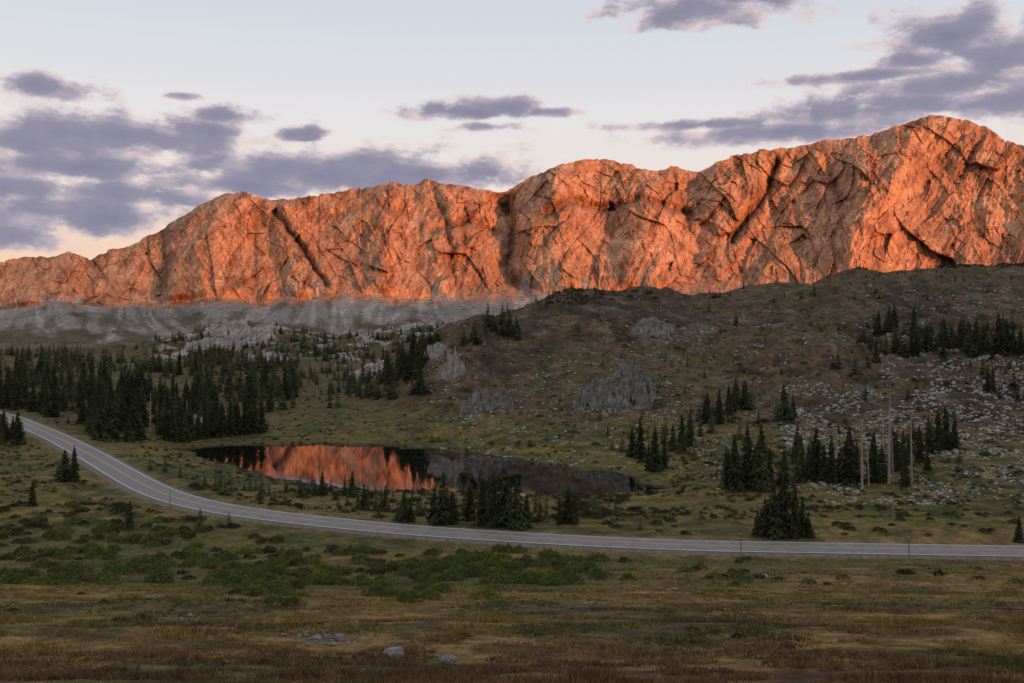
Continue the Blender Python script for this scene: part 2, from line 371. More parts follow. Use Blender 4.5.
D=D-38*arete(sr/190,wsz/520,82)
D=D-30*arete(sl/95,wsz/280,84)
D=D-11*arete(sr/42,wsz/120,86)
D=D+30*facet(sr/95,wsz/170,121,1.0,0.10)
D=D+15*facet(sl/44,wsz/85,131,1.0,0.12)
D=D+7.5*facet(sr/20,wsz/40,137,1.0,0.25)
D=D+3.6*facet(sl/8.5,wsz/17,141,1.0,0.6)-2.4*ridg(sl/14,wsz/70,161)+1.8*fbm(s/6,zz/9,3,88,0.7)
ppx=512+F*u*np.ones_like(q); ppy=HY-F*Zf/Yf
gx=ppx+fbm(s/40,zz/40,3,95)*4
def gully(pts,wd,dep,ex=1.5):
    P3=np.array([(a,b,0) for a,b in pts],float)
    d,_=seg_dist(gx,ppy,P3); return dep*np.exp(-np.abs(d/wd)**ex)
gl=gully([(276,212),(296,240),(326,285)],3.4,44)+gully([(162,228),(166,262),(158,300)],5,34)+gully([(503,190),(514,230),(508,262),(522,300)],5,40)\
 +gully([(432,186),(446,225),(456,290)],3.5,20)+gully([(776,158),(766,190),(732,240)],3.6,46)\
 +gully([(820,145),(840,200)],4,16)+gully([(262,200),(252,250),(258,300)],5,22)+gully([(985,130),(960,175)],4,20)+gully([(672,170),(690,230)],3,16)
wide=gully([(500,192),(500,240),(512,300)],18,62,2)+gully([(262,200),(268,250),(275,300)],12,28,2)+gully([(150,240),(155,300)],10,28,2)+gully([(690,190),(700,280)],14,28,2)+gully([(790,165),(770,220),(745,270)],14,30,2)
shelf=gully([(545,216),(575,201),(600,207),(640,200),(690,212)],4.5,30,2)+gully([(430,232),(470,220),(500,232)],5,20,2)+gully([(330,215),(370,206),(410,216)],4,9,2)
but=gully([(228,198),(205,240),(190,300)],26,64,2)+gully([(545,182),(560,230),(570,280)],24,52,2)+gully([(925,130),(880,190),(850,250)],36,58,2)+gully([(640,215),(650,270)],22,32,2)+gully([(380,210),(390,280)],26,28,2)
env=ss(0,0.10,q)*(1-0.8*ss(0.88,1.0,q))
D=(D+gl+wide+shelf-but)*env
Yf=Yf+D
Xf=u*Yf
qt=np.linspace(0,1,TAL,endpoint=False)[:,None]
Yt=1430+(Yb-1430)*qt; st=u*1650*np.ones_like(qt)
Zt=-36+(Zb+36)*(qt**1.15)+fbm(st/110,qt*0.5+0*st,2,98)*14*np.sin(np.pi*qt)
Xt=u*Yt
qb=np.linspace(0.03,1,24)[:,None]
Ybk=Yc+qb*900; Zbk=Zc+(-60-Zc)*(qb**0.9)-6; Xbk=u*Ybk
MX=np.vstack([Xt,Xf,Xbk]); MY=np.vstack([Yt,Yf,Ybk]); MZ=np.vstack([Zt,Zf,Zbk])
nrw=MX.shape[0]
qq=np.vstack([qt-1,q,qb*0+1])*np.ones_like(MX)
S=np.vstack([st,s,u*2000*np.ones_like(qb)])
m1=fbm(S/120,MZ/90,4,101); m2=fbm((S-0.4*MZ)/22,MZ/50,4,103); m3=fbm((S+0.6*MZ)/40,MZ/90,4,104)
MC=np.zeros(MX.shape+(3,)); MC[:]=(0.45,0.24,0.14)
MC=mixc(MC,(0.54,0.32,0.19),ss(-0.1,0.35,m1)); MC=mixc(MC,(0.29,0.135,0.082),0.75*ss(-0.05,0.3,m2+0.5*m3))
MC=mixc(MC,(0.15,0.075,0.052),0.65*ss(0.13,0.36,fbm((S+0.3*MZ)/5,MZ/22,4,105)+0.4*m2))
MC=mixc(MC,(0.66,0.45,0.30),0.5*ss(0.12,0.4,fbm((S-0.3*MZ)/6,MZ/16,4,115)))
shade=np.clip((gl+shelf)/34,0,1)*ss(-0.4,0.15,fbm(s/12,zz/20,3,116)+0.1)
glf=np.vstack([Xt*0,shade,Xbk*0]); MC=mixc(MC,(0.12,0.065,0.048),0.65*glf)  # shadow in gullies and under overhanging ledges, painted into the rock colour
MC=mixc(MC,(0.09,0.065,0.04),0.55*ss(0.93,1.0,qq)*ss(-0.1,0.2,m2))
low=1-ss(-0.04,0.05,qq+0.12-0.42*np.abs(gn(S/60,S*0+2,106))+0.16*fbm(S/12,MZ/20,4,107)-0.02)
TC=np.zeros(MX.shape+(3,)); TC[:]=(0.32,0.275,0.245)
sw_=S+(MY-1600)*0.5*gn(S/160,S*0,140)
TC=mixc(TC,(0.46,0.41,0.37),0.8*ss(-0.05,0.3,fbm(sw_/18,MY/400,4,107))); TC=mixc(TC,(0.17,0.142,0.112),0.85*ss(0.0,0.22,fbm(sw_/34,MY/260,4,108)+0.2*fbm(S/9,MY/9,3,118)))
TC=mixc(TC,(0.12,0.105,0.055),0.9*ss(-0.45,-0.8,qq+0.9*fbm(S/70,MY/100,4,109)))
TC=TC*(0.9+0.6*fbm(S/3,MY/6,3,110))[...,None]
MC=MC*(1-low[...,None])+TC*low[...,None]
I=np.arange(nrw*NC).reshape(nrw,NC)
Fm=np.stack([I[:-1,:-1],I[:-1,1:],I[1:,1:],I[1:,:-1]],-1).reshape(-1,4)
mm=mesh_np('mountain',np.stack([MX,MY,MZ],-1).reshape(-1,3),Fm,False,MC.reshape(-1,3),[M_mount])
obj('mountain',mm,kind='structure',label='long steep rocky mountain wall glowing orange at sunrise',category='mountain')
# ------------------------------------------------------------------ unseen crest added behind the viewpoint to block the low sun
EL=3.0; SA=141.0
yb=-1200.0; hb=34+math.tan(math.radians(EL))*(1780-yb)/math.cos(math.radians(180-SA))
xs=np.linspace(-5000,7000,200); ys=np.linspace(-1,1,40)
XX,YS=np.meshgrid(xs,ys,indexing='ij')
RZ=-60+(hb+60)*np.clip(1-np.abs(YS)**1.3,0,1)+fbm(XX/260,YS*2,3,111)*7
I=np.arange(XX.size).reshape(XX.shape)
Fr=np.stack([I[:-1,:-1],I[1:,:-1],I[1:,1:],I[:-1,1:]],-1).reshape(-1,4)
rc=np.zeros((XX.size,3)); rc[:]=(0.07,0.07,0.035)
obj('sun_block_ridge',mesh_np('sun_block_ridge',np.stack([XX,yb+YS*700,RZ],-1).reshape(-1,3),Fr,True,rc,[M_ground]),kind='structure',label='unseen bare crest added behind the viewpoint to block the low sun',category='sun_block_ridge')
# ------------------------------------------------------------------ trees
def spruce(seed,nw,nb,nseg,R=0.17,wf=0.4,gap=0.12):
    r=random.Random(seed); V=[];Fc=[]
    def tri(a,b,c):
        i=len(V); V.extend([a,b,c]); Fc.append((i,i+1,i+2))
    lean=r.uniform(-.015,.015)
    lop=[r.uniform(0.7,1.25) for _ in range(7)]
    for w in range(nw):
        t=max((w+r.uniform(-.3,.3))/nw,0); z=0.03+0.95*t
        rad=R*(1-t)**0.85*r.uniform(0.68,1.18)+0.007
        if t<0.08: rad*=0.85
        if r.random()<0.1: rad*=0.6
        off=r.uniform(0,6.28); nn=max(5,int(nb*(1-0.4*t)))
        for b in range(nn):
            if r.random()<gap: continue
            a=off+6.283*b/nn+r.uniform(-.25,.25)
            L=rad*r.uniform(0.65,1.2)*lop[int(a/6.283*6)%7]; ca,sa=math.cos(a),math.sin(a)
            dz=-L*r.uniform(0.2,0.55)
            def P(f,side,dd):
                x=ca*L*f-sa*side; y=sa*L*f+ca*side
                return (x+lean*z,y,z+dz*f*f*1.2+dd+0.06*L*f)
            for k in range(nseg):
                f0=k/nseg*0.9; f1=min(1.08,(k+1.4)/nseg); wd=L*wf*(1-f0*0.6)*r.uniform(.7,1.2)
                tri(P(f0,0,0.006),P(f1,wd,-0.016*r.random()),P(f1*0.8,0,0.0))
                tri(P(f0,0,0.006),P(f1*0.8,0,0.0),P(f1,-wd,-0.016*r.random()))
                tri(P(f0,0,0.004),P(f1,0,0),P((f0+f1)/2,r.uniform(-.3,.3)*wd,-0.035-0.025*r.random()))
    i=len(V); V.extend([(0.006,0,0.93),(-0.004,0.005,0.93),(0,0,1.0)]); Fc.append((i,i+1,i+2))
    V.extend([(0,0.006,0.93),(0,-0.006,0.93),(0,0,1.0)]); Fc.append((i+3,i+4,i+5))
    return np.array(V),np.array(Fc)
def cone(r0,r1,z0,z1,n=7,bend=0.0):
    V=[];Fc=[]
    for k,(rr,z) in enumerate(((r0*1.35,z0),(r0,z0+(z1-z0)*0.08),((r0+r1)/2,(z0+z1)/2),(r1,z1))):
        for a in range(n): V.append((rr*math.cos(6.283*a/n)+bend*k*k,rr*math.sin(6.283*a/n),z))
    for k in range(3):
        for a in range(n): Fc.append((k*n+a,k*n+(a+1)%n,(k+1)*n+(a+1)%n,(k+1)*n+a))
    return V,Fc
crowns=[]
for i in range(7):
    v,f=spruce(100+i,30,10,3,[0.16,0.20,0.24,0.17,0.22,0.26,0.20][i],0.38,0.18); crowns.append(mesh_np('spruce_crown',v,f,False,None,[M_needle]))
v,f=cone(0.017,0.003,-0.03,0.96); trunk_me=mesh_np('spruce_trunk',v,f,True,None,[M_bark])
lows=[spruce(200+i,17,7,1,[0.19,0.23,0.26,0.21][i],0.58,0.1) for i in range(4)]
def snag(seed):
    r=random.Random(seed); V,Fc=cone(0.019,0.005,-0.03,1.0,7,0.004); Vb=[];Fb=[]
    for k in range(34):
        z=r.uniform(0.2,0.97); a=r.uniform(0,6.28); L=r.uniform(0.04,0.15)*(1.15-z); w=0.005
        b=len(Vb); dz=r.uniform(-.5,.3)*L
        Vb+= [(0,0,z-w),(0,0,z+w),(math.cos(a)*L,math.sin(a)*L,z+dz),( -math.sin(a)*w,math.cos(a)*w,z),(math.sin(a)*w,-math.cos(a)*w,z)]
        Fb+=[(b,b+1,b+2),(b+3,b+4,b+2)]
    nv=len(V); V=list(V)+Vb; me=bpy.data.meshes.new('dead_trunk'); me.from_pydata(V,[],list(Fc)+[tuple(nv+i for i in t) for t in Fb]); me.materials.append(M_dead); me.update(); return me
snags=[snag(1),snag(2)]
T_=[]
def clear(x,y,road=7.5,pond=1.5):
    d,_=seg_dist(np.array([x]),np.array([y]),RC[::4])
    if d[0]<road: return False
    if inside(np.array([x]),np.array([y]),PP)[0]: return False
    return True
def addt(px,py,hpx,lab,snagk=0,wide=1.0):
    c=cast(px,py)
    if c is None: return
    x,y=c; uu=x/y
    for k in range(25):
        if clear(x,y,6.3): break
        y+=0.8; x=uu*y
    else: return
    top=-(py-hpx-HY)/F*y
    h=max(top-H1(x,y),hpx*y/F*0.6)
    T_.append((x,y,h,lab,snagk,wide*random.uniform(0.85,1.12)))
LR='dark green spruce tree standing on the meadow beside the road'
LP='dark green spruce tree growing near the pond shore'
LH='dark spruce tree growing on the stony brown hillside'
LF='dark spruce tree in the dense valley forest'
LD='bare grey dead conifer trunk on the rocky hillside'
for a in [(32,506,28),(129,526,27),(65,481,34),(74,481,38),(58,480,22),(1019,545,32)]: addt(*a,LR,0,1.2)
for a in [(784,537,68),(774,537,56),(794,537,56),(765,536,40),(802,536,42),(757,536,28),(809,537,26)]: addt(*a,LR,0,1.25)
for a in [(443,524,54),(434,522,38),(453,524,36),(470,521,38),(482,525,50),(492,526,60),(504,526,64),(517,528,52),(526,528,38),(567,523,40),(560,524,28),(575,524,26),(404,526,38),(411,524,28),(397,524,22),(385,508,26),(364,510,28),(358,508,20),(352,497,28),(345,492,20),(322,495,26),(315,496,22),(300,496,22),(308,494,16),(286,492,16),(262,494,20),(250,491,18),(256,490,14),(232,492,18),(215,488,18),(205,486,14),(420,508,18),(448,500,20),(535,512,20),(180,478,16),(165,472,18),(150,470,16),(640,530,14),(700,520,12)]: addt(*a,LP,0,1.12)
for a in [(640,458,42),(632,456,32),(655,471,46),(648,470,28),(665,468,34),(681,452,42),(673,450,28),(690,446,36),(699,420,22),(706,422,28),(720,424,30),(713,425,22),(729,414,32),(736,411,36),(745,410,32),(751,408,24),(785,421,40),(777,420,24),(793,418,26),(700,436,24),(712,432,20),(622,452,18),(612,450,14),
 (735,490,58),(727,488,36),(746,487,68),(753,488,44),(760,490,58),(769,486,40),(800,482,50),(808,480,38),(816,480,55),(824,482,40),(831,482,50),(840,481,36),(848,484,60),(857,483,44),(873,482,54),(883,480,36),(897,470,40),(907,465,34),(920,462,40),(929,452,40),(938,450,44),(947,449,46),(954,448,34),(865,400,20),(908,400,16),(1018,400,22),
 (838,368,24),(833,368,18),(855,377,24),(868,367,16),(876,362,26),(886,354,22),(895,352,18),(902,354,24),(912,352,28),(920,350,18),(930,350,24),(938,348,20),(946,348,28),(953,346,22),(961,348,32),(968,350,24),(975,347,28),(984,352,30),(991,350,24),(1000,352,42),(1007,350,34),(1013,352,30),(1020,350,26),(720,297,11),(709,311,13),(716,298,9),(420,392,34),(412,394,20),(428,394,18),(600,420,16),(560,402,12)]: addt(*a,LH,0,1.05)
for a in [(862,488,70),(889,484,90),(912,482,68),(884,472,56),(836,472,44),(869,486,48),(893,482,50),(150,432,40),(188,436,36),(806,470,44),(158,434,30),(136,436,34),(172,434,28),(905,480,40)]: addt(*a,LD,1)
for a in [(205,438,34),(212,436,38),(198,439,28),(190,440,42),(182,442,36),(222,437,38),(230,436,40),(238,435,36),(246,434,42),(254,433,38),(262,432,34),(217,434,30),(234,433,32),(250,431,34),(270,412,30),(283,410,24),(330,408,18),(338,408,20),(293,408,22)]: addt(*a,LF,0,1.15)
def region(px0,px1,py0,py1,n,h0,h1,lab,clump=None):
    k=0;tr=0
    while k<n and tr<n*5:
        tr+=1
        px=random.uniform(px0,px1); py=random.uniform(py0,py1); c=cast(px,py)
        if c is None: continue
        x,y=c
        if clump is not None and float(gn(np.array([x/clump[0]]),np.array([y/clump[0]]),clump[1])[0])<clump[2]: continue
        if y>1400 or not clear(x,y,9): continue
        T_.append((x,y,random.uniform(h0,h1)*random.choice([0.4,0.6,0.8,1,1.15]),lab,0,random.uniform(0.8,1.15))); k+=1
region(-60,300,354,372,300,8,14,LF,(60,5,-0.05))
region(-60,300,366,402,430,8,14,LF,(40,5,0.0))
region(-60,215,400,428,150,8,14,LF,(22,6,0.0))
region(80,200,420,442,50,7,14,LF)
region(190,270,388,414,50,7,13,LF,(25,7,0.0))
region(255,400,380,400,90,5,9,LF,(20,7,-0.1))
region(290,450,335,382,280,5,10,LF,(35,9,0.02))
region(380,520,298,345,130,4,8,LF,(30,10,0.05))
region(-60,500,335,356,160,5,9,LF,(60,31,0.0))
region(150,330,320,362,170,5,9,LF,(35,11,0.02))
region(520,600,284,304,100,2,4.5,LH)
region(600,1024,258,300,90,1.5,4.5,LH,(30,3,0.0))
region(600,1000,300,440,60,2,5,LH)
region(850,1024,326,358,110,5,10,LH)
region(980,1024,360,400,14,5,8,LH)
region(640,760,405,466,26,4,8,LH)
region(720,960,445,488,50,3,9,LH)
region(0,30,425,445,14,6,9,LF)
region(190,620,484,530,110,1.5,4.2,LP)
T_.sort(key=lambda t:-t[2]/t[1])
def tree_obj(x,y,h,lab,sn,wd,i):
    z=H1(x,y)
    if sn:
        e=obj('dead_tree',snags[i%2])
    else:
        e=bpy.data.objects.new('spruce_tree',None); link(e); e.empty_display_size=0.5
    e.location=(x,y,z-0.1); e.rotation_euler=(random.uniform(-.03,.03),random.uniform(-.03,.03),random.uniform(0,6.28)); e.scale=(h*wd,h*wd,h)
    e['label']=lab; e['category']='dead tree' if sn else 'tree'; e['group']='dead trees on the hillside' if sn else 'spruce trees in the valley'
    if not sn:
        for nm,me in [('trunk',trunk_me),('crown',crowns[i%7])]:
            o=bpy.data.objects.new(nm,me); link(o); o.parent=e
stuffV=[];stuffF=[];off=0;cnt=0
for i,t in enumerate(T_):
    inv=abs(t[0]/t[1])<0.53
    if (cnt<300 and inv) or t[4]: tree_obj(*t,i); cnt+=1
    else:
        v,f=lows[i%4]; x,y,h,_,_,wd=t; a=random.uniform(0,6.28); ca_,sa_=math.cos(a),math.sin(a)
        z=H1(x,y)
        vv=np.stack([(v[:,0]*ca_-v[:,1]*sa_)*h*wd+x,(v[:,0]*sa_+v[:,1]*ca_)*h*wd+y,v[:,2]*h+z-0.15],1)
        stuffV.append(vv); stuffF.append(f+off); off+=len(vv)
print('TREES',len(T_))
obj('forest',mesh_np('forest',np.vstack(stuffV),np.vstack(stuffF),False,None,[M_needle_far]),kind='stuff',label='far dark spruce forest filling the valley floor',category='forest')
# ------------------------------------------------------------------ bushes
def bush(seed,n,sz,hgt=0.5):
    r=np.random.default_rng(seed); a=r.uniform(0,2*np.pi,n); rr=np.sqrt(r.uniform(0,1,n))
    lump=0.80+0.2*np.sin(a*3+seed)+0.12*np.sin(a*5+2*seed)
    x=np.cos(a)*rr*lump; y=np.sin(a)*rr*lump
    z=hgt*np.sqrt(np.clip(1-rr**2,0.0,1))*(1-0.5*r.uniform(0,1,n)**2.0)*(0.85+0.3*np.sin(x*7+seed)*np.cos(y*6))+r.uniform(0,0.10,n)*hgt
    c=np.stack([x,y,z],1); d1=r.normal(size=(n,3)); d1[:,2]=np.abs(d1[:,2])+0.4; d1/=np.linalg.norm(d1,axis=1)[:,None]; d2=r.normal(size=(n,3)); d2/=np.linalg.norm(d2,axis=1)[:,None]
    s=sz*r.uniform(0.6,1.6,n)[:,None]
    V=np.stack([c-d1*s,c+d2*s*0.6,c+d1*s],1).reshape(-1,3); Fq=np.arange(3*n).reshape(n,3); return V,Fq
bm_=[bush(i,2200,0.062,0.8) for i in range(5)]
bush_me=[mesh_np('willow_bush',v,f,False,None,[M_willow]) for v,f in bm_]
B=[]
def breg(px0,px1,py0,py1,n,s0,s1,gate=None):
    k=0;tr=0
    while k<n and tr<n*8:
        tr+=1; px=random.uniform(px0,px1); py=random.uniform(py0,py1); c=cast(px,py)
        if c is None: continue
        x,y=c
        if gate is not None and float(gn(np.array([x/9]),np.array([y/9]),77)[0])<gate: continue
        if not clear(x,y,7.5): continue
        B.append((x,y,random.uniform(s0,s1))); k+=1
breg(180,600,549,586,190,0.8,1.8,-0.35); breg(230,500,570,606,90,0.6,1.4,-0.25)
breg(0,165,505,585,110,0.9,1.9,-0.3)
breg(0,300,520,560,70,0.7,1.5,-0.1)
breg(330,760,560,580,34,0.6,1.3,0)
breg(150,660,484,522,150,0.6,1.5,-0.1)
breg(600,1024,500,536,50,0.6,1.3,-0.1)
breg(700,1024,566,590,14,0.5,1.0,0)
breg(0,1024,590,640,10,0.25,0.45)
breg(860,1024,260,268,20,1.5,3); breg(540,680,284,300,24,1.0,2.2); breg(430,1000,300,470,90,0.7,1.8,0)
B.sort(key=lambda t:-t[2]/t[1])
bv=[];bf=[];off=0
for i,(x,y,sz) in enumerate(B):
    z=H1(x,y)
    if i<300:
        o=obj('willow_bush',bush_me[i%5]); o.location=(x,y,z-0.05*sz); o.scale=(sz,sz*random.uniform(.7,1),sz*random.uniform(.6,0.95)); o.rotation_euler=(0,0,random.uniform(0,6.28))
        o['label']='low rounded green willow bush on the dry meadow'; o['category']='bush'; o['group']='willow bushes on the meadow'
    else:
        v,f=bush(i,200,0.15,0.5); bv.append(v*sz+np.array([x,y,z])); bf.append(f+off); off+=len(v)
def scatter(n,u0,u1,d0,d1,seed):
    r=np.random.default_rng(seed); uu=r.uniform(u0,u1,n); d=np.exp(r.uniform(math.log(d0),math.log(d1),n)); return uu*d,d,r
x,y,r=scatter(14000,-0.56,0.6,165,640,5)
dr,_=seg_dist(x,y,RC[::3]); ok=(dr>8)&(~inside(x,y,PP))&(gn(x/16,y/16,5)+0.6*gn(x/5,y/5,6)>-0.05); x=x[ok];y=y[ok]; z=H(x,y)
sz=np.random.default_rng(1).uniform(0.2,0.85,len(x))
base=[bush(900+i,34,0.32,0.6) for i in range(3)]
for k in range(3):
    sel=np.arange(len(x))%3==k; v,f=base[k]; xs_=x[sel];n_=len(xs_)
    vv=(v[None]*sz[sel][:,None,None]+np.stack([xs_,y[sel],z[sel]],1)[:,None,:]).reshape(-1,3)
    ff=(f[None]+(np.arange(n_)*len(v))[:,None,None]).reshape(-1,3)+off; bv.append(vv); bf.append(ff); off+=len(vv)
obj('scrub',mesh_np('scrub',np.vstack(bv),np.vstack(bf),False,None,[M_scrub]),kind='stuff',label='low dark scrub dotting meadow and hillside',category='scrub')
n=66000; x,y,r=scatter(n,-0.62,0.62,19,128,11); z=H(x,y)
pp1=cast(325,641); pp2=cast(192,620)
bare=np.minimum(np.hypot((x-pp1[0])/3.2,(y-pp1[1])/1.6),np.hypot((x-pp2[0])/2.2,(y-pp2[1])/1.8))
dr,_=seg_dist(x,y,RC[::4]); ok=(dr>7)&(bare>1)&(gn(x/3,y/3,9)+0.5*gn(x/9,y/9,4)>-0.25); x=x[ok];y=y[ok];z=z[ok]; n=len(x); nb_=5
a=r.uniform(0,6.28,(n,nb_)); hh=r.uniform(0.08,0.28,(n,nb_))*(0.8+0.8*gn(x/3,y/3,15))[:,None]; sp=r.uniform(0.02,0.16,(n,nb_)); w_=(0.012+0.00025*y)[:,None]
bx=x[:,None]+np.cos(a)*sp*0.8; by=y[:,None]+np.sin(a)*sp*0.8; a2=r.uniform(0,6.28,(n,nb_)); zb_=z[:,None]-0.02+0*a
v0=np.stack([bx-np.cos(a2)*w_,by-np.sin(a2)*w_,zb_],-1); v1=np.stack([bx+np.cos(a2)*w_,by+np.sin(a2)*w_,zb_],-1)
v2=np.stack([bx+np.cos(a)*hh*0.5,by+np.sin(a)*hh*0.5,zb_+hh],-1)
GV=np.stack([v0,v1,v2],2).reshape(-1,3); GF=np.arange(len(GV)).reshape(-1,3)
g1=gn(x/14,y/14,41)+0.3*gn(x/4,y/4,4); gc=np.zeros((n,3)); gc[:]=(0.28,0.18,0.062); gc=mixc(gc,(0.13,0.115,0.038),ss(-0.1,0.3,g1)); gc=mixc(gc,(0.16,0.085,0.045),0.7*ss(0.1,0.5,gn(x/20,y/20,44))*(1-ss(40,70,y)))
gc=gc*r.uniform(0.6,1.3,n)[:,None]
obj('meadow_grass',mesh_np('meadow_grass',GV,GF,False,np.repeat(gc,nb_*3,axis=0),[M_grassblade]),kind='stuff',label='dry golden and olive meadow grass tufts',category='grass')
# ------------------------------------------------------------------ rocks
import bmesh
def rock(seed,sub=3,ncut=12,sq=(1,0.8,0.6),jag=0.06):
    bm=bmesh.new(); bmesh.ops.create_icosphere(bm,subdivisions=sub,radius=1); V=np.array([v.co[:] for v in bm.verts]); Fc=np.array([[v.index for v in f.verts] for f in bm.faces]); bm.free()
    r=np.random.default_rng(seed)
    for _ in range(ncut):
        nrm=r.normal(size=3); nrm/=np.linalg.norm(nrm); dd=r.uniform(0.5,0.85); t=V@nrm-dd; V=V-np.where(t>0,t,0)[:,None]*nrm
    V=V*(1+jag*fbm(V[:,0]*2.5+seed,V[:,1]*2.5+V[:,2]*3,4,seed))[:,None]*np.array(sq); return V,Fc
rk=[rock(i,2,12,(1,r_,h_)) for i,(r_,h_) in enumerate([(0.8,0.6),(0.7,0.7),(0.9,0.5),(0.6,0.55),(0.85,0.75)])]
rk_me=[mesh_np('boulder',v,f,False,None,[M_rock]) for v,f in rk]
def putrock(x,y,s,lab,grp,up=0.1):
    o=obj('boulder',rk_me[random.randrange(5)]); o.location=(x,y,H1(x,y)+up*s); o.rotation_euler=(random.uniform(-.2,.2),random.uniform(-.2,.2),random.uniform(0,6.28))
    o.scale=(s,s,s*random.uniform(.7,1.1)); o['label']=lab; o['category']='boulder'; o['group']=grp
FGR=[(395,658,26),(447,664,25),(340,640,14),(328,637,11),(316,640,12),(300,638,10),(286,636,8),(349,645,10),(333,646,12),(455,672,10),(363,672,8),(725,670,11),(190,617,9),(182,621,8),(200,624,7),(765,578,10),(148,598,6),(438,657,7),(306,634,8),(322,632,8),(675,590,8),(640,672,6),(860,655,6)]
for _ in range(34): FGR.append((random.gauss(322,22),random.gauss(640,4),random.uniform(3.5,8)))
for _ in range(16): FGR.append((random.gauss(192,12),random.gauss(620,5),random.uniform(3,6)))
for px,py,wpx in FGR:
    c=cast(px,py)
    if c: putrock(c[0],c[1],wpx/2*c[1]/F,'pale grey boulder lying in the dry meadow grass','boulders in the meadow',0.35)
MR={'g':M_rockg,'p':M_rockp,'k':M_rockk}
def outcrop(px,py,wpx,hpx,lab,mat,seed):
    c=cast(px,py)
    if c is None: return
    x0,y0=c; W=wpx*y0/F/2; Hh=hpx*y0/F
    g=120; a=np.linspace(-1.15,1.15,g); A,Bv=np.meshgrid(a,a,indexing='ij'); rr=np.hypot(A,Bv)
    wa=A+0.12*fbm(A*2+seed,Bv*2,3,seed); wb=Bv+0.12*fbm(A*2,Bv*2+seed,3,seed+5)
    edge=rr+0.65*fbm(A*2.4+seed,Bv*2.2,4,seed+9)
    hgt=np.clip(1.0-edge**2,0,1)**0.4
    hgt=hgt*(0.64+0.6*fbm(A*2.2+3*seed,Bv*1.5,3,seed+2)+0.6*facet(wa*3.4,wb*2.8,seed*7,0.6,0.7)+0.25*facet(wa*8,wb*6,seed*7+50,0.7,0.7))
    gxx=x0+A*W*1.1; gyy=y0+W*0.4+Bv*W*0.7
    zt=H(gxx,gyy)+np.where(hgt>0.02,hgt*Hh*1.0,-0.8); z0=H1(x0,y0)
    V=np.stack([gxx-x0,gyy-y0,zt-z0],-1).reshape(-1,3); I=np.arange(g*g).reshape(g,g)
    Fq=np.stack([I[:-1,:-1],I[1:,:-1],I[1:,1:],I[:-1,1:]],-1).reshape(-1,4)
    hm=hgt.reshape(-1); keep=(hm[Fq]>0.0).any(axis=1); Fq=Fq[keep]
    uq,inv=np.unique(Fq,return_inverse=True); V=V[uq]; Fq=inv.reshape(Fq.shape)
    o=obj('rock_outcrop',mesh_np('rock_outcrop',V,Fq,False,None,[mat])); o.location=(x0,y0,z0); o['label']=lab; o['category']='rock outcrop'
for t in OUT: outcrop(t[0],t[1],t[2],t[3],t[4],MR[t[5]],t[6])
RK=[]
def rreg(px0,px1,py0,py1,n,s0,s1,g=-0.1):
    k=0;tr=0
    while k<n and tr<n*8:
        tr+=1; px=random.uniform(px0,px1); py=random.uniform(py0,py1); c=cast(px,py)
        if c is None: continue
        x,y=c
        if float(gn(np.array([x/14]),np.array([y/14]),55)[0]+0.5*gn(np.array([x/5]),np.array([y/5]),56)[0])<g or not clear(x,y,9): continue
        RK.append((x,y,s0+(s1-s0)*random.random()**2.5)); k+=1
rreg(780,1024,385,455,2200,0.18,0.95,-0.2); rreg(800,1024,450,505,1300,0.12,0.62,-0.15); rreg(860,1024,285,345,400,0.3,1.1,0.0); rreg(430,700,375,470,900,0.15,0.8,-0.1); rreg(600,860,300,420,650,0.2,0.9,0.0); rreg(430,600,320,380,200,0.2,0.8,0); rreg(880,1024,335,400,800,.25,1.1,-0.15); rreg(700,800,420,490,300,.14,.65,-.1)
for t in OUT:
    for _ in range(26):
        c=cast(t[0]+random.gauss(0,t[2]*0.5),t[1]+random.gauss(2,t[3]*0.3+3))
        if c: RK.append((c[0],c[1],random.uniform(0.25,1.0)*c[1]/430))
RK.sort(key=lambda t:-t[2]/t[1])
sv=[];sf=[];off=0
for i,(x,y,s_) in enumerate(RK):
    if i<225: putrock(x,y,s_,'pale weathered boulder scattered on the brown hillside','boulders scattered on the hillside')
    else:
        v,f=rk[i%5]; v=v[:, [0,1,2] if i%2 else [1,0,2]]*s_+np.array([x,y,H1(x,y)+0.15*s_])
        sv.append(v); sf.append(f+off); off+=len(v)
obj('hillside_stones',mesh_np('hillside_stones',np.vstack(sv),np.vstack(sf),False,None,[M_rock]),kind='stuff',label='small pale stones strewn over the hillside',category='stones')
# ------------------------------------------------------------------ roadside marker poles
v,f=cone(0.07,0.05,-0.3,3.3,8); pole_me=mesh_np('marker_pole',v,f,True,None,[M_pole])
v,f=cone(0.085,0.085,2.7,3.0,8); v=[(a*0.8,b*0.8,c) for a,b,c in v]; band_me=mesh_np('reflector_band',v,f,True,None,[M_refl])
for px,py in [(909,560),(741,554),(476,529),(62,466),(170,508)]:
    c=cast(px,py)
    if c:
        e=bpy.data.objects.new('marker_pole',None); link(e); e.location=(c[0],c[1],H1(*c))
        e['label']='thin wooden snow marker pole beside the road'; e['category']='marker pole'; e['group']='marker poles along the road'
        for nm,me in (('pole',pole_me),('reflector',band_me)):
            o=bpy.data.objects.new(nm,me); link(o); o.parent=e
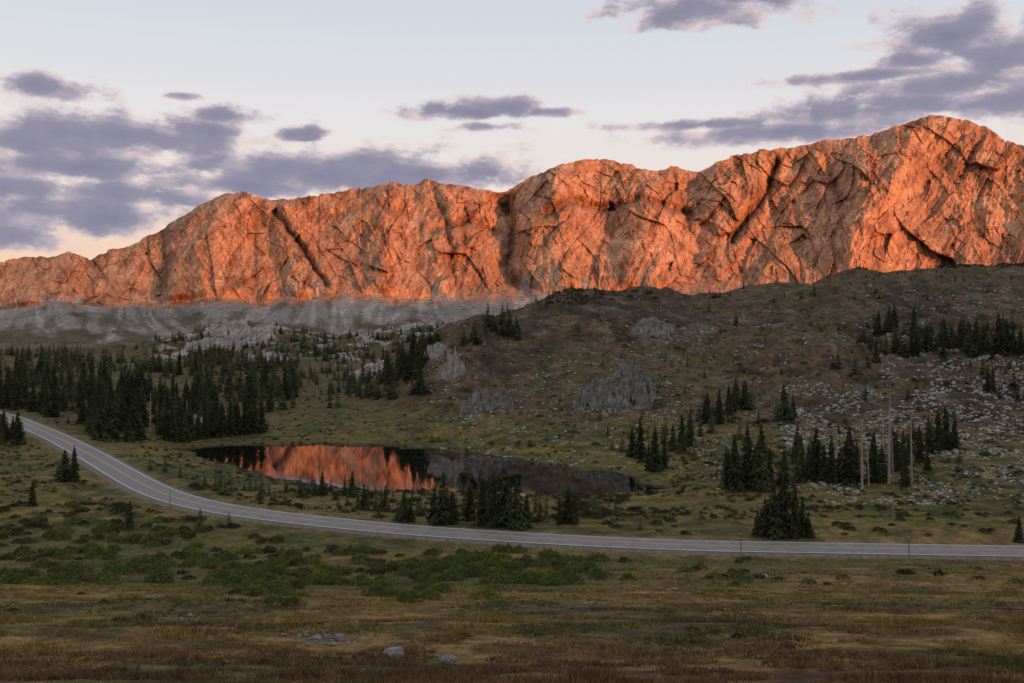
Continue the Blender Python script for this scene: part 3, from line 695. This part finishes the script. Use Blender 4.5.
# ------------------------------------------------------------------ world sky with clouds
wd=bpy.data.worlds.new('World'); scene.world=wd; wd.use_nodes=True; nt=wd.node_tree
for n_ in list(nt.nodes): nt.nodes.remove(n_)
out=N(nt,'ShaderNodeOutputWorld'); bg=N(nt,'ShaderNodeBackground'); nt.links.new(bg.outputs[0],out.inputs[0])
sky=N(nt,'ShaderNodeTexSky',sky_type='NISHITA'); sky.sun_disc=False; sky.sun_elevation=math.radians(EL); sky.sun_rotation=math.radians(SA); sky.altitude=3000
tc=N(nt,'ShaderNodeTexCoord'); sep=N(nt,'ShaderNodeSeparateXYZ'); nt.links.new(tc.outputs['Generated'],sep.inputs[0])
def M(op,a,b=None,c=None,clamp=False):
    n=N(nt,'ShaderNodeMath',operation=op); n.use_clamp=clamp
    for i,v in enumerate((a,b,c)):
        if v is None: continue
        if isinstance(v,(int,float)): n.inputs[i].default_value=v
        else: nt.links.new(v,n.inputs[i])
    return n.outputs[0]
azn=M('ARCTAN2',sep.outputs[0],sep.outputs[1]); eln=M('ARCSINE',sep.outputs[2])
comb=N(nt,'ShaderNodeCombineXYZ'); nt.links.new(azn,comb.inputs[0]); nt.links.new(eln,comb.inputs[1])
mp=N(nt,'ShaderNodeMapping'); mp.inputs['Scale'].default_value=(1,2.0,1); nt.links.new(comb.outputs[0],mp.inputs['Vector'])
mpu=N(nt,'ShaderNodeMapping'); mpu.inputs['Scale'].default_value=(1,2.0,1); mpu.inputs['Location'].default_value=(0.003,0.012,0); nt.links.new(comb.outputs[0],mpu.inputs['Vector'])
g=ramp(nt,M('DIVIDE',eln,math.radians(40),clamp=True),[(0.0,(0.95,0.55,0.36)),(0.08,(0.98,0.66,0.48)),(0.17,(0.95,0.80,0.70)),(0.28,(0.88,0.84,0.84)),(0.45,(0.70,0.75,0.83)),(1.0,(0.56,0.56,0.62))])
sc_=N(nt,'ShaderNodeMix',data_type='RGBA',blend_type='MULTIPLY'); sc_.inputs['Factor'].default_value=1; nt.links.new(sky.outputs[0],sc_.inputs['A']); sc_.inputs['B'].default_value=(0.12,0.12,0.12,1)
base=N(nt,'ShaderNodeMix',data_type='RGBA'); base.inputs['Factor'].default_value=0.88; nt.links.new(sc_.outputs['Result'],base.inputs['A']); nt.links.new(g.outputs[0],base.inputs['B'])
CL=[(110,134,140,22),(30,142,90,24),(200,130,50,15),(60,165,110,14),(60,212,125,24),(150,196,85,14),(20,188,80,14),(350,174,165,28),(300,168,100,20),(425,174,85,17),(240,186,95,14),
(50,87,46,12),(182,96,20,5),(228,117,40,10),(295,134,26,8),(465,112,66,9),(500,106,42,12),(490,127,32,6),(548,112,28,6),
(700,8,90,18),(740,-5,70,18),(780,132,115,12),(850,114,90,16),(910,104,66,14),(700,125,80,7),(950,34,58,26),(1005,58,50,28),(955,84,80,16),(870,75,95,7),(1010,100,50,15),(920,60,40,12),(1060,70,60,50),(-60,150,90,50),(1120,20,80,40),(-80,230,120,20)]
cur=None
for cx,cy,rx,ry in CL:
    a=math.atan((cx-512)/F); e=math.atan((HY-cy)/F*math.cos(a))
    s1=N(nt,'ShaderNodeVectorMath',operation='SUBTRACT'); nt.links.new(comb.outputs[0],s1.inputs[0]); s1.inputs[1].default_value=(a,e,0)
    s2=N(nt,'ShaderNodeVectorMath',operation='MULTIPLY'); nt.links.new(s1.outputs[0],s2.inputs[0]); s2.inputs[1].default_value=(F/rx*0.85,F/ry*0.95,0)
    s3=N(nt,'ShaderNodeVectorMath',operation='LENGTH'); nt.links.new(s2.outputs[0],s3.inputs[0])
    v=M('SUBTRACT',1.0,s3.outputs['Value'])
    cur=v if cur is None else M('SMOOTH_MAX',cur,v,0.12)
nz=noise(nt,22,10,0.62,mp.outputs[0],0.0); nzu=noise(nt,22,10,0.55,mpu.outputs[0],0.0)
den=M('ADD',M('MAXIMUM',cur,-0.9),M('MULTIPLY',M('SUBTRACT',nz.outputs['Fac'],0.5),3.0))
mask=N(nt,'ShaderNodeMapRange',interpolation_type='SMOOTHSTEP'); nt.links.new(den,mask.inputs[0]); mask.inputs[1].default_value=-0.2; mask.inputs[2].default_value=0.42
rim=M('MULTIPLY',M('SUBTRACT',nz.outputs['Fac'],nzu.outputs['Fac']),1.3)
shd=M('SUBTRACT',M('MULTIPLY',den,0.55),rim)
ccol=ramp(nt,shd,[(0.0,(0.74,0.58,0.58)),(0.14,(0.48,0.42,0.49)),(0.34,(0.30,0.285,0.385)),(0.9,(0.20,0.205,0.30))])
fin=N(nt,'ShaderNodeMix',data_type='RGBA'); nt.links.new(mask.outputs[0],fin.inputs['Factor']); nt.links.new(base.outputs['Result'],fin.inputs['A']); nt.links.new(ccol.outputs[0],fin.inputs['B'])
nt.links.new(fin.outputs['Result'],bg.inputs['Color']); bg.inputs['Strength'].default_value=1.0
# ------------------------------------------------------------------ sun
sl_=bpy.data.lights.new('sun','SUN'); sl_.energy=5.0; sl_.angle=math.radians(0.5); sl_.color=(1.0,0.34,0.12)
so=bpy.data.objects.new('sun',sl_); link(so)
from mathutils import Vector
e=math.radians(EL); a=math.radians(SA); sd_=Vector((math.sin(a)*math.cos(e),math.cos(a)*math.cos(e),math.sin(e)))
so.rotation_euler=(-sd_).to_track_quat('-Z','Y').to_euler(); so.location=(0,0,50)
# ------------------------------------------------------------------ camera
cd=bpy.data.cameras.new('camera'); cam=bpy.data.objects.new('camera',cd); link(cam); scene.camera=cam
cd.sensor_width=36; cd.lens=F/1024*36; cd.shift_y=-19.5/1024; cd.clip_start=0.1; cd.clip_end=20000
cam.location=(0,0,0); cam.rotation_euler=(math.radians(90),0,0)
scene.view_settings.view_transform='Standard'; scene.view_settings.look='None'; scene.view_settings.exposure=0
